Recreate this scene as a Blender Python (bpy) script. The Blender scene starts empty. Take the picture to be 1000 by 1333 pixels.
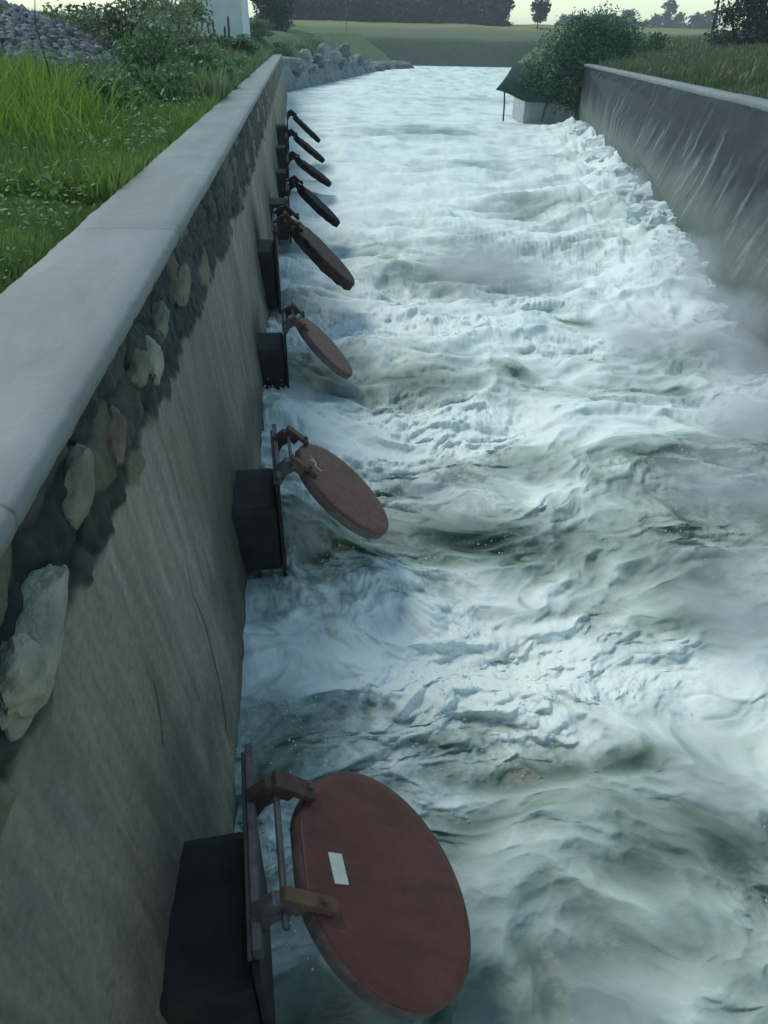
import bpy, bmesh, math, random
import numpy as np
from mathutils import Vector, Matrix
random.seed(7); RNG = np.random.default_rng(11)
SC = bpy.context.scene; COL = SC.collection
H = 3.8                                   # eye height above the mean water level
F = 880.0                                 # focal length in photo pixels
VPY = np.array([380., 50.]); XV = 470.    # vanishing points of the channel and of the verticals
c0 = np.array([500., 666.5])
dY = np.array([VPY[0]-c0[0], VPY[1]-c0[1], F]); dY /= np.linalg.norm(dY)
a_ = VPY-c0; yv = (-(F*F)-a_[0]*(XV-c0[0]))/a_[1]
dn = np.array([XV-c0[0], yv, F]); dn /= np.linalg.norm(dn)
M = np.stack([np.cross(dn, dY), dY, -dn])
def ray(px, py): return M @ np.array([px-500, py-666.5, F])
def at_z(px, py, z): r = ray(px, py); return r*((z-H)/r[2])+np.array([0, 0, H])
def at_x(px, py, x): r = ray(px, py); return r*(x/r[0])+np.array([0, 0, H])
def at_y(px, py, y): r = ray(px, py); return r*(y/r[1])+np.array([0, 0, H])

# ------------------------------------------------------------------ noise
def _h(ix, iy, s):
    n = (ix.astype(np.int64)*374761393+iy.astype(np.int64)*668265263+s*974711) & 0xffffffff
    n = ((n ^ (n >> 13))*1274126177) & 0xffffffff
    n = (n ^ (n >> 16)) & 0xffffffff
    return n/4294967295.0
def noise(x, y, s=0):
    x = np.asarray(x, float); y = np.asarray(y, float)
    ix = np.floor(x); iy = np.floor(y); fx = x-ix; fy = y-iy
    u = fx*fx*fx*(fx*(fx*6-15)+10); v = fy*fy*fy*(fy*(fy*6-15)+10)
    def g(dx, dy):
        a = _h(ix+dx, iy+dy, s)*2*math.pi
        return np.cos(a)*(fx-dx)+np.sin(a)*(fy-dy)
    n0 = g(0, 0)*(1-u)+g(1, 0)*u; n1 = g(0, 1)*(1-u)+g(1, 1)*u
    return (n0*(1-v)+n1*v)*1.5
def fbm(x, y, s=0, o=4, g=.5):
    t = 0; a = 1; n = 0
    for i in range(o):
        t = t+a*noise(x*2**i+i*17.3, y*2**i-i*9.1, s+i); n += a; a *= g
    return t/n*1.3
def ridge(x, y, s=0, o=3):
    t = 0; a = 1; n = 0
    for i in range(o):
        t = t+a*(1-np.abs(noise(x*2**i+i*7.7, y*2**i+i*3.9, s+i))*1.6); n += a; a *= .5
    return t/n
def sstep(a, b, x): t = np.clip((x-a)/(b-a), 0, 1); return t*t*(3-2*t)
def voronoi(x, y, s):
    ix = np.floor(x); iy = np.floor(y); d1 = np.full(x.shape, 9.); d2 = d1.copy(); idc = np.zeros(x.shape)
    for dx in (-1, 0, 1):
        for dy in (-1, 0, 1):
            cx = ix+dx; cy = iy+dy
            px = cx+.15+.7*_h(cx, cy, s); py = cy+.15+.7*_h(cx, cy, s+5); d = np.hypot(x-px, y-py)
            r = _h(cx, cy, s+9); m = d < d1
            d2 = np.where(m, d1, np.minimum(d2, d)); idc = np.where(m, r, idc); d1 = np.where(m, d, d1)
    return d1, d2, idc

# ------------------------------------------------------------------ object helpers
def tag(o, label=None, cat=None, group=None, kind=None):
    if label: o['label'] = label
    if cat: o['category'] = cat
    if group: o['group'] = group
    if kind: o['kind'] = kind
    return o
def empty(name, loc, rz=0, **k):
    o = bpy.data.objects.new(name, None); COL.objects.link(o); o.location = loc; o.rotation_euler = (0, 0, rz)
    o.empty_display_size = .2
    return tag(o, **k)
def npmesh(name, V, faces, mat, parent=None, attrs=None, smooth=True):
    V = np.asarray(V, np.float32); faces = np.asarray(faces, np.int32)
    me = bpy.data.meshes.new(name); me.vertices.add(len(V)); me.vertices.foreach_set('co', V.ravel())
    k = faces.shape[1]; me.loops.add(faces.size); me.loops.foreach_set('vertex_index', faces.ravel())
    me.polygons.add(len(faces)); me.polygons.foreach_set('loop_start', np.arange(len(faces), dtype=np.int32)*k)
    me.polygons.foreach_set('loop_total', np.full(len(faces), k, np.int32))
    me.polygons.foreach_set('use_smooth', np.full(len(faces), smooth, bool))
    for an, av in (attrs or {}).items():
        av = np.asarray(av, np.float32)
        if av.ndim == 1:
            a = me.attributes.new(an, 'FLOAT', 'POINT'); a.data.foreach_set('value', av)
        else:
            a = me.attributes.new(an, 'FLOAT_COLOR', 'POINT')
            a.data.foreach_set('color', np.concatenate([av, np.ones((len(av), 1), np.float32)], 1).ravel())
    me.update(calc_edges=True); me.validate()
    if mat: me.materials.append(mat)
    o = bpy.data.objects.new(name, me); COL.objects.link(o)
    if parent: o.parent = parent
    return o
def grid_faces(nr, nc, flip=False):
    i = np.arange(nr*nc).reshape(nr, nc)
    f = np.stack([i[:-1, :-1], i[:-1, 1:], i[1:, 1:], i[1:, :-1]], -1).reshape(-1, 4)
    return f[:, ::-1] if flip else f
def gridmesh(name, X, Y, Z, mat, parent=None, attrs=None, flip=False):
    V = np.stack([X, Y, Z], -1).reshape(-1, 3)
    at = {k: (v.reshape(-1) if v.ndim == 2 else v.reshape(-1, 3)) for k, v in (attrs or {}).items()}
    return npmesh(name, V, grid_faces(*X.shape, flip), mat, parent, at)
def bmobj(name, bm, mat, parent=None, bevel=0, smooth=False):
    bmesh.ops.recalc_face_normals(bm, faces=bm.faces)
    if bevel: bmesh.ops.bevel(bm, geom=[e for e in bm.edges if len(e.link_faces) == 2 and e.calc_face_angle(0) > .6], offset=bevel, segments=2, affect='EDGES', profile=.6)
    if smooth:
        for f in bm.faces: f.smooth = True
        for e in bm.edges:
            if len(e.link_faces) == 2 and e.calc_face_angle(0) > .7: e.smooth = False
    me = bpy.data.meshes.new(name); bm.to_mesh(me); bm.free()
    me.materials.append(mat); o = bpy.data.objects.new(name, me); COL.objects.link(o)
    if parent: o.parent = parent
    return o
def add_box(bm, lo, hi, mtx=None):
    lo = Vector(lo); hi = Vector(hi)
    r = bmesh.ops.create_cube(bm, size=1)['verts']
    for v in r:
        v.co = Vector((lo[i]+(v.co[i]+.5)*(hi[i]-lo[i]) for i in range(3)))
        if mtx: v.co = mtx @ v.co
    return r
def add_tube(bm, pts, rad, seg=8, cap=True):
    pts = [Vector(p) for p in pts]; rad = rad if isinstance(rad, (list, tuple)) else [rad]*len(pts); rings = []
    for i, p in enumerate(pts):
        t = (pts[min(i+1, len(pts)-1)]-pts[max(i-1, 0)]).normalized()
        a = t.orthogonal().normalized() if i == 0 else (a-t*a.dot(t)).normalized()
        b = t.cross(a)
        rings.append([bm.verts.new(p+rad[i]*(math.cos(k*2*math.pi/seg)*a+math.sin(k*2*math.pi/seg)*b)) for k in range(seg)])
    for r0, r1 in zip(rings, rings[1:]):
        for k in range(seg): bm.faces.new((r0[k], r0[(k+1) % seg], r1[(k+1) % seg], r1[k]))
    if cap: bm.faces.new(rings[0][::-1]); bm.faces.new(rings[-1])
def copy_tree(o, parent=None):
    c = o.copy(); COL.objects.link(c)
    if parent: c.parent = parent
    for ch in [x for x in COL.objects if x.parent == o]: copy_tree(ch, c)
    return c

# ------------------------------------------------------------------ materials
class NT:
    def __init__(s, name):
        s.m = bpy.data.materials.new(name); s.m.use_nodes = True; s.t = s.m.node_tree
        s.b = s.t.nodes['Principled BSDF']; s.b.inputs['Specular IOR Level'].default_value = .3
    def n(s, typ, **k):
        o = s.t.nodes.new(typ)
        for a, v in k.items():
            if a in o.inputs: (s.t.links.new(v, o.inputs[a]) if hasattr(v, 'is_linked') else setattr(o.inputs[a], 'default_value', v))
            else: setattr(o, a, v)
        return o
    def link(s, a, b): s.t.links.new(a, b)
    def coords(s, scale=(1, 1, 1), src='Object'):
        c = s.n('ShaderNodeTexCoord'); m = s.n('ShaderNodeMapping'); m.inputs['Scale'].default_value = scale
        s.link(c.outputs[src], m.inputs['Vector']); return m.outputs[0]
    def noise(s, vec, scale, detail=5, rough=.55, dist=0):
        o = s.n('ShaderNodeTexNoise'); o.inputs['Scale'].default_value = scale; o.inputs['Detail'].default_value = detail
        o.inputs['Roughness'].default_value = rough; o.inputs['Distortion'].default_value = dist; s.link(vec, o.inputs['Vector']); return o.outputs['Fac']
    def ramp(s, fac, stops, interp='LINEAR'):
        r = s.n('ShaderNodeValToRGB'); r.color_ramp.interpolation = interp; e = r.color_ramp.elements
        while len(e) < len(stops): e.new(.5)
        for x, (p, c) in zip(e, stops): x.position = p; x.color = (*c, 1) if len(c) == 3 else c
        s.link(fac, r.inputs['Fac']); return r.outputs[0]
    def mix(s, fac, a, b, mode='MIX'):
        o = s.n('ShaderNodeMix', data_type='RGBA', blend_type=mode)
        for inp, v in ((o.inputs[0], fac), (o.inputs[6], a), (o.inputs[7], b)):
            if hasattr(v, 'is_linked'): s.link(v, inp)
            else: inp.default_value = v if not isinstance(v, tuple) or len(v) == 4 else (*v, 1)
        return o.outputs[2]
    def math(s, op, a, b=0.0, clamp=False):
        o = s.n('ShaderNodeMath', operation=op, use_clamp=clamp)
        for inp, v in ((o.inputs[0], a), (o.inputs[1], b)):
            if hasattr(v, 'is_linked'): s.link(v, inp)
            else: inp.default_value = v
        return o.outputs[0]
    def attr(s, name): return s.n('ShaderNodeAttribute', attribute_name=name)
    def bump(s, h, strength=.3, dist=.02):
        b = s.n('ShaderNodeBump'); b.inputs['Strength'].default_value = strength; b.inputs['Distance'].default_value = dist
        s.link(h, b.inputs['Height']); s.link(b.outputs[0], s.b.inputs['Normal'])
    def col(s, c): s.link(c, s.b.inputs['Base Color']) if hasattr(c, 'is_linked') else setattr(s.b.inputs['Base Color'], 'default_value', (*c, 1))
    def rough(s, r): s.link(r, s.b.inputs['Roughness']) if hasattr(r, 'is_linked') else setattr(s.b.inputs['Roughness'], 'default_value', r)
def simple(name, c1, c2, scale=6, rough=.7, bump=.2, metal=0, spec=.3, stretch=(1, 1, 1), bdist=.01):
    m = NT(name); v = m.coords(stretch); n = m.noise(v, scale, 7, .6, .3)
    m.col(m.ramp(n, [(.32, c1), (.68, c2)])); m.rough(rough); m.b.inputs['Metallic'].default_value = metal
    m.b.inputs['Specular IOR Level'].default_value = spec
    if bump: m.bump(m.noise(v, scale*5, 5), bump, bdist)
    return m.m

# water
w = NT('foaming_water'); v = w.coords((1, 1.5, 1)); fa = w.attr('foam').outputs['Fac']
n1 = w.noise(v, 2.6, 9, .62, .9); n2 = w.noise(w.coords((1, 2.2, 1)), 11, 8, .65, 1.4)
s_ = w.math('ADD', w.math('MULTIPLY', w.math('SUBTRACT', n1, .5), .75), w.math('MULTIPLY', w.math('SUBTRACT', n2, .5), .55))
amt = w.attr('rough').outputs['Fac']
ff = w.math('ADD', fa, w.math('MULTIPLY', s_, amt), clamp=True)
w.col(w.ramp(ff, [(0, (.04, .065, .048)), (.2, (.115, .155, .118)), (.42, (.24, .305, .26)), (.64, (.43, .51, .465)), (.95, (.80, .865, .82))]))
w.rough(w.ramp(ff, [(.1, (.22,)*3), (.6, (.65,)*3)])); w.b.inputs['Specular IOR Level'].default_value = .4
w.bump(w.math('ADD', n2, w.math('MULTIPLY', w.noise(v, 34, 5, .6, .5), .35)), .24, .03)
M_WATER = w.m
# masonry wall, colours of stone and plaster in an attribute
w = NT('masonry'); v = w.coords(); cc = w.attr('tone').outputs['Color']
st = w.noise(w.coords((1, 1.6, .18)), 5, 8, .6, .4); gr = w.noise(v, 28, 6, .65)
c = w.mix(.75, cc, w.ramp(st, [(.3, (.55, .58, .55)), (.7, (1.35, 1.3, 1.25))]), 'MULTIPLY')
c = w.mix(.55, c, w.ramp(gr, [(.3, (.6, .6, .6)), (.7, (1.35, 1.35, 1.35))]), 'MULTIPLY')
w.col(c); w.rough(.72); w.bump(w.math('ADD', gr, w.math('MULTIPLY', w.noise(v, 90, 4), .4)), .45, .012)
M_MASON = w.m
# coping: smooth screed with faint cross stains
w = NT('screed'); v = w.coords(); a = w.noise(w.coords((2.2, .8, 1)), 1.1, 7, .6, .6); g = w.noise(v, 60, 6, .7)
c = w.ramp(a, [(.3, (.175, .188, .183)), (.55, (.225, .236, .23)), (.75, (.27, .279, .273))])
tcy = w.n('ShaderNodeTexCoord'); sy = w.n('ShaderNodeSeparateXYZ'); w.link(tcy.outputs['Object'], sy.inputs[0])
jy = w.math('ABSOLUTE', w.math('SUBTRACT', w.math('FRACT', w.math('DIVIDE', w.math('ADD', sy.outputs[1], w.math('MULTIPLY', w.noise(v, 6, 3), .03)), 3.1)), .5))
c = w.mix(w.ramp(jy, [(.0, (.75,)*3), (.0022, (.75,)*3), (.0035, (0, 0, 0))]), c, (.06, .065, .06))
dr_ = w.noise(w.coords((1, .35, 1)), 2.6, 8, .7, .8); c = w.mix(w.ramp(dr_, [(.52, (0, 0, 0)), (.72, (.55,)*3)]), c, (.15, .16, .13))
c = w.mix(.35, c, w.ramp(g, [(.3, (.75, .75, .75)), (.7, (1.2, 1.2, 1.2))]), 'MULTIPLY')
sp = w.noise(v, 9, 8, .75, .4); c = w.mix(w.ramp(sp, [(.62, (0, 0, 0)), (.72, (.35, .35, .35))]), c, (.2, .22, .21))
w.col(c); w.rough(.6); w.bump(g, .25, .006); M_COPING = w.m
# right wall: dark damp band under the coping, pale lime runs, greenish grey below
w = NT('stained_concrete'); tc = w.n('ShaderNodeTexCoord'); sx = w.n('ShaderNodeSeparateXYZ'); w.link(tc.outputs['Object'], sx.inputs[0])
zz = sx.outputs[2]; ed = w.noise(w.coords((1, 1, .5)), 1.2, 6, .6, .4)
band = w.math('ADD', zz, w.math('MULTIPLY', w.math('SUBTRACT', ed, .5), 1.6))
c = w.ramp(w.math('DIVIDE', band, 3.2), [(.12, (.10, .12, .10)), (.34, (.14, .16, .145)), (.50, (.055, .07, .072)), (.62, (.015, .022, .026))])
st = w.noise(w.coords((1.0, 1.0, .045)), 3.2, 6, .6, .15)
msk = w.math('MULTIPLY', w.ramp(st, [(.53, (0, 0, 0)), (.63, (1, 1, 1))]), w.ramp(w.math('DIVIDE', band, 3.2), [(.12, (.10,)*3), (.36, (.6,)*3), (.56, (.55,)*3), (.74, (.10,)*3)]))
msk = w.math('MULTIPLY', msk, w.ramp(w.noise(w.coords((.5, .5, .3)), 1.0, 4, .6), [(.40, (.15,)*3), (.56, (1,)*3)]))
c = w.mix(msk, c, (.34, .37, .36))
msk2 = w.ramp(w.math('ADD', w.math('DIVIDE', zz, 3.2), w.math('MULTIPLY', w.math('SUBTRACT', w.noise(w.coords((.6, .6, .6)), 1.6, 7, .7), .5), .35)), [(.12, (.5,)*3), (.22, (0, 0, 0))])
c = w.mix(msk2, c, (.055, .068, .05))
g = w.noise(w.coords(), 22, 7, .65); c = w.mix(.5, c, w.ramp(g, [(.3, (.6, .6, .6)), (.7, (1.3, 1.3, 1.3))]), 'MULTIPLY')
w.col(c); w.rough(.6); w.bump(w.math('ADD', g, st), .4, .02); M_RWALL = w.m
M_CONC = simple('pale_concrete', (.36, .40, .40), (.50, .54, .54), 3, .75)
M_REVET = simple('blue_grey_concrete', (.10, .13, .13), (.28, .32, .32), .9, .8)
# red brown coated flap
w = NT('red_oxide_paint'); v = w.coords(); a = w.noise(v, 2.2, 7, .6, .6); g = w.noise(v, 70, 5, .7); sp = w.noise(v, 13, 9, .75, .5)
c = w.ramp(a, [(.3, (.10, .031, .024)), (.7, (.145, .046, .034))])
c = w.mix(w.ramp(sp, [(.60, (0, 0, 0)), (.70, (.6, .6, .6))]), c, (.062, .028, .022))
c = w.mix(w.ramp(w.noise(v, 30, 6, .8), [(.70, (0, 0, 0)), (.76, (.4, .4, .4))]), c, (.22, .12, .09))
run = w.noise(w.coords((.22, 1, 1)), 9, 7, .65, .3); c = w.mix(w.ramp(run, [(.48, (0, 0, 0)), (.66, (.6,)*3)]), c, (.06, .026, .021))
c = w.mix(w.ramp(w.noise(w.coords((.3, 1, 1)), 21, 8, .75, .2), [(.60, (0, 0, 0)), (.70, (.6,)*3)]), c, (.20, .10, .07))
w.col(c); w.rough(w.ramp(sp, [(.3, (.36,)*3), (.7, (.62,)*3)])); w.bump(g, .12, .004); w.b.inputs['Specular IOR Level'].default_value = .35
M_RED = w.m
M_RUST = simple('dark_rust', (.022, .014, .012), (.07, .032, .022), 9, .75, .5)
M_DARK = simple('black_cast_iron', (.010, .010, .010), (.030, .028, .026), 5, .6, .4)
M_BLACK = simple('tarry_black', (.006, .007, .009), (.016, .016, .018), 8, .85, .4, spec=.1)
M_GREYST = simple('weathered_steel', (.055, .05, .055), (.125, .115, .12), 12, .5, .2, .2)
M_BROWN = simple('brown_rubber', (.05, .028, .022), (.11, .07, .055), 9, .6, .3)
M_ORANGE = simple('ochre_rust', (.085, .05, .035), (.15, .085, .052), 12, .7, .3)
M_RIM = simple('worn_rim', (.085, .062, .056), (.17, .13, .12), 14, .6, .3)
M_STICK = simple('cream_paper', (.55, .54, .46), (.66, .65, .56), 20, .7, 0)
M_STONE = simple('buff_stone', (.20, .20, .15), (.40, .39, .29), 7, .8, .8, bdist=.02)
M_BROWNSTONE = simple('brown_stone', (.11, .075, .05), (.20, .14, .10), 7, .8, .6)
M_OLIVE = simple('olive_stone', (.11, .12, .08), (.21, .21, .145), 7, .8, .6)
M_ROCK = simple('wet_rock', (.05, .06, .06), (.15, .17, .17), 5, .5, .8, bdist=.03)
M_FOAMROCK = simple('foam_covered_rock', (.45, .52, .50), (.76, .82, .81), 4, .7, .8, bdist=.03)
M_PALEROCK = simple('pale_rock', (.3, .32, .27), (.5, .52, .45), 5, .7, .8)
M_WOOD = simple('grey_wood', (.05, .045, .04), (.13, .12, .11), 8, .8, .4)
M_BARK = simple('bark', (.03, .026, .022), (.075, .062, .05), 12, .9, .8, stretch=(1, 1, .3))
M_WHITE = simple('white_paint', (.62, .65, .68), (.74, .77, .8), 3, .5, 0)
M_FACADE = simple('pale_render', (.50, .54, .56), (.6, .64, .66), .6, .8, .1)
M_ROOF = simple('green_grey_roofing', (.10, .17, .16), (.16, .24, .22), 2, .7, .3)
M_GLASS = simple('dark_window', (.02, .03, .035), (.04, .05, .055), 2, .15, 0, spec=.6)
M_BUSHSHADE = simple('dark_green_bush_shade', (.045, .11, .08), (.07, .15, .11), 3, .65, .3)  # shadow tone under the drooping bush, put into a sheet's colour
def leafmat(name, transl=.25):
    m = NT(name); a = m.attr('tone').outputs['Color']; m.col(a); m.rough(.55)
    m.b.inputs['Specular IOR Level'].default_value = .25
    tr = m.n('ShaderNodeBsdfTranslucent'); m.link(a, tr.inputs['Color']); mx = m.n('ShaderNodeMixShader'); mx.inputs[0].default_value = transl
    out = [n for n in m.t.nodes if n.type == 'OUTPUT_MATERIAL'][0]
    m.link(m.b.outputs[0], mx.inputs[1]); m.link(tr.outputs[0], mx.inputs[2]); m.link(mx.outputs[0], out.inputs[0]); return m.m
M_LEAF = leafmat('leaves'); M_GRASS = leafmat('grass_blades', .3)
# soil / turf
def turf(name, stops, scale=.35):
    m = NT(name); v = m.coords(); a = m.noise(v, scale, 9, .62, .6); g = m.noise(v, 14, 8, .7)
    c = m.ramp(a, stops); c = m.mix(.8, c, m.ramp(g, [(.3, (.45, .45, .45)), (.7, (1.5, 1.5, 1.5))]), 'MULTIPLY')
    m.col(c); m.rough(.9); m.bump(g, .8, .06); return m.m
M_TURF = turf('turf', [(.3, (.06, .10, .035)), (.55, (.09, .15, .05)), (.75, (.13, .16, .07))])
M_TURF2 = turf('dull_turf', [(.3, (.065, .095, .05)), (.55, (.095, .13, .06)), (.75, (.13, .15, .075))])
w = NT('levee_turf'); a = w.noise(w.coords((.25, 1, 1)), .12, 8, .6, .4); tc = w.n('ShaderNodeTexCoord'); sx = w.n('ShaderNodeSeparateXYZ'); w.link(tc.outputs['Object'], sx.inputs[0])
k = w.math('ADD', w.math('DIVIDE', sx.outputs[2], 9.), w.math('MULTIPLY', w.math('SUBTRACT', a, .5), .35))
c = w.ramp(k, [(.0, (.035, .05, .032)), (.40, (.045, .066, .036)), (.52, (.085, .105, .05)), (.68, (.13, .135, .06)), (.80, (.23, .225, .075)), (.95, (.17, .17, .065))])
c = w.mix(.7, c, w.ramp(w.noise(w.coords(), 1.3, 8, .7), [(.3, (.35,)*3), (.7, (1.6,)*3)]), 'MULTIPLY'); w.col(c); w.rough(.95); M_LEVEE = w.m

# ------------------------------------------------------------------ plan of the channel
ZC = H-1.0                                # top of the left coping
ZR = H-.8                                 # top of the right coping
YE = 62.0                                 # far end of the left wall
def xface(z): return -.81+.09*(ZC-z)      # battered face of the left wall
def xr_top(y): return 8.5+.245*(y-13.4)   # inner top edge of the right wall
def RB(y): return np.interp(y, [6, 14, 30, 41], [.34, .30, .09, .0])                                  # its batter
YRE = 41.5
def noise1(y, s): return fbm(np.asarray(y, float), np.asarray(y, float)*0+s*3.7, s, 4)

# --- left wall: stone courses above, plaster below
wall = empty('masonry_wall', (-1.1, 20, 0), label='long stone and plaster channel wall carrying the row of flap valves', cat='wall')
wall.location = (0, 0, 0)
ys = [-.6]
while ys[-1] < YE: ys.append(ys[-1]+max(.009, .0026*max(ys[-1], 0)+.006, ))
ys = np.array(ys); ys[-1] = YE
zs = np.concatenate([np.linspace(ZC-.05, ZC-1.15, 95), np.linspace(ZC-1.17, -.9, 75)])
Yw, Zw = np.meshgrid(ys, zs, indexing='ij')
Yj = Yw+.10*fbm(Yw*1.7, Zw*1.9, 31); Zj = Zw+.09*fbm(Yw*1.9, Zw*1.6, 37)
d1, d2, cid = voronoi(Yj*1.9, Zj*4.2, 3)
edge = ZC-np.clip(.45+.035*Yw, .45, .8)+.13*fbm(Yw*.9, Yw*0, 51)+.09*fbm(Yw*3.5, Zw*3, 53)    # ragged lower edge of the stonework
sm = sstep(-.02, .025, Zw-edge)*(1-.25*sstep(12, 30, Yw))
joint = sstep(0, .30, d2-d1)
tilt = (_h(np.floor(cid*9999), np.floor(cid*99), 4)-.5)
bulge = sm*(-.022+joint*(.012+.018*cid)+.03*fbm(Yw*7, Zw*7, 60)*joint+.02*tilt)
disp = bulge+.010*fbm(Yw*1.1, Zw*.8, 70)*(1-sm)+.012*fbm(Yw*5, Zw*1.6, 71)*(1-sm)
edgelip = np.exp(-((Zw-edge)/.05)**2)*.02*(1-sstep(10, 25, Yw))
Xw = xface(Zw)+disp+edgelip*(.5+fbm(Yw*6, Zw*6, 77))
pal = np.array([[.020, .030, .027], [.030, .042, .036], [.042, .055, .045], [.15, .145, .10], [.022, .030, .030], [.06, .068, .055], [.19, .165, .115]])
tone = .8*pal[np.minimum((cid*6.99).astype(int), 6)]*(.8+.4*_h(np.floor(cid*7777), np.floor(cid*31), 8))[..., None]
tone = tone*(.35+.65*sstep(.02, .15, d2-d1))[..., None]
stk = .5+.5*fbm(Yw*2.2, Zw*.35, 81, 5); big = .5+.5*fbm(Yw*.55, Zw*.4, 83, 4)
pl = np.array([.20, .205, .165])*(1-stk[..., None]*.45)+np.array([.36, .30, .23])*(stk[..., None]*.45)
pl = pl*(.55+.85*big[..., None])+np.array([.07, .075, .08])*sstep(.62, .85, stk)[..., None]
pl = pl*(1-.22*sstep(.62, .80, .5+.5*fbm(Yw*5, Zw*.35, 88, 5)))[..., None]
brn = sstep(.45, .75, .5+.5*fbm(Yw*.8+4, Zw*.5, 87, 4))[..., None]; pl = pl*(1-.5*brn)+.5*brn*np.array([.25, .195, .145])
alg = sstep(2.0, .6, Zw)*sstep(.25, .65, .5+.5*fbm(Yw*.9, Zw*1.3, 90, 4))
pl = pl*(1-alg[..., None]*.65)+alg[..., None]*np.array([.035, .042, .026])
tone = tone*sm[..., None]+pl*(1-sm[..., None])
def crack(poly, wd):
    global tone
    P = [at_x(*p, -.68) for p in poly]; m = np.zeros(Yw.shape)
    for a, b in zip(P, P[1:]):
        a = a[1:]; b = b[1:]; d = b-a; t = np.clip(((Yw-a[0])*d[0]+(Zw-a[1])*d[1])/(d@d), 0, 1)
        q = np.hypot(Yw-a[0]-t*d[0], Zw-a[1]-t*d[1]); m = np.maximum(m, sstep(wd, wd*.4, q))
    tone = tone*(1-.85*m[..., None])
crack([(246, 740), (250, 775), (262, 810), (272, 900), (276, 960)], .016)
crack([(208, 890), (211, 930), (213, 968)], .013); crack([(297, 690), (302, 750), (308, 800), (310, 880)], .012)
gridmesh('wall_face', Xw, Yw, Zw, M_MASON, wall, {'tone': tone}, flip=True)
bm = bmesh.new()                          # solid core behind the face and the far end
pr = [(-1.36, ZC-.06), (-.86, ZC-.06), (xface(-.9)-.05, -.9), (-1.36, -.9)]
va = [bm.verts.new((x, -.6, z)) for x, z in pr]; vb = [bm.verts.new((x, YE-.01, z)) for x, z in pr]
bm.faces.new(va); bm.faces.new(vb[::-1])
for i in range(4): bm.faces.new((va[i], vb[i], vb[(i+1) % 4], va[(i+1) % 4]))
bmobj('wall_core', bm, M_REVET, wall)
# coping: slab with a wavering, chipped inner edge
yc = ys; prof = [(-1.42, -.16), (-1.42, -.02), (-1.40, 0), (-1.3, .004), (-1.1, .006), (-.9, .003), (-.795, 0), (-.772, -.022), (-.778, -.075), (-.86, -.08)]
Xc = np.zeros((len(yc), len(prof))); Yc = np.zeros_like(Xc); Zc = np.zeros_like(Xc)
wob = .005*noise1(yc*.9, 5)+.006*noise1(yc*9, 6)+.018*np.minimum(0, noise1(yc*4.1, 9)+.25); wob2 = .008*noise1(yc*1.1, 7)+.012*noise1(yc*6, 8)
for j, (x, z) in enumerate(prof):
    Xc[:, j] = x+(wob if j >= 6 else (wob2 if j < 3 else 0)); Yc[:, j] = yc; Zc[:, j] = ZC+z+.002*noise1(yc*.9, 12)
gridmesh('coping', Xc, Yc, Zc, M_COPING, wall)
def rockmesh(name, mat, parent, loc, size, rot=(0, 0, 0), sub=3, amp=.28, seed=0, cubic=.35):
    bm = bmesh.new(); bmesh.ops.create_icosphere(bm, subdivisions=sub, radius=1)
    P = np.array([v.co[:] for v in bm.verts]); r = np.random.default_rng(seed)
    q = P/np.max(np.abs(P), 1, keepdims=True); P = P*(1-cubic)+q*cubic*.85
    for k in range(7):                    # chipped facets
        nrm = r.normal(size=3); nrm /= np.linalg.norm(nrm); d = P@nrm; lim = r.uniform(.62, .9)
        P -= np.outer(np.maximum(d-lim, 0)*.85, nrm)
    P = P*(1+amp*fbm(P[:, 0]*1.5+seed, P[:, 1]*1.5+P[:, 2], seed, 3)[:, None]+amp*.35*fbm(P[:, 0]*5+P[:, 2]*3, P[:, 1]*5-P[:, 2]*4, seed+3, 3)[:, None])
    for v, p in zip(bm.verts, P): v.co = Vector(p*np.array(size))
    o = bmobj(name, bm, mat, parent, smooth=sub > 2); o.location = loc; o.rotation_euler = rot; return o
def wallstone(px, py, ly, lz, mat, lab, seed, rx=0, dx=0, th=.09):
    x = -.79
    for _ in range(4): p = at_x(px, py, x); x = float(xface(p[2]))+.02
    o = rockmesh('stone', mat, wall, (x+dx-.03, p[1], p[2]), (th*.75, ly, lz), (rx, 0, 0), 4, .18, seed); o['label'] = lab
wallstone(46, 830, .27, .062, M_STONE, 'large pale buff stone jutting from the wall', 3, .38, .02, .11)
wallstone(22, 880, .10, .10, M_STONE, 'small pale wedge stone under the coping', 4, .3, .03, .08)
wallstone(157, 572, .19, .085, M_BROWNSTONE, 'reddish brown stone', 5, .35)
wallstone(240, 370, .24, .085, M_OLIVE, 'tall olive stone', 6, .3)
wallstone(211, 420, .17, .055, M_OLIVE, 'thin olive stone', 7, .3)
wallstone(203, 468, .18, .085, M_STONE, 'mottled pale stone', 8, .3)
wallstone(184, 478, .12, .06, M_OLIVE, 'mossy stone', 9, .3)
wallstone(112, 640, .20, .085, M_OLIVE, 'large mossy stone', 10, .35, -.02)

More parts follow.
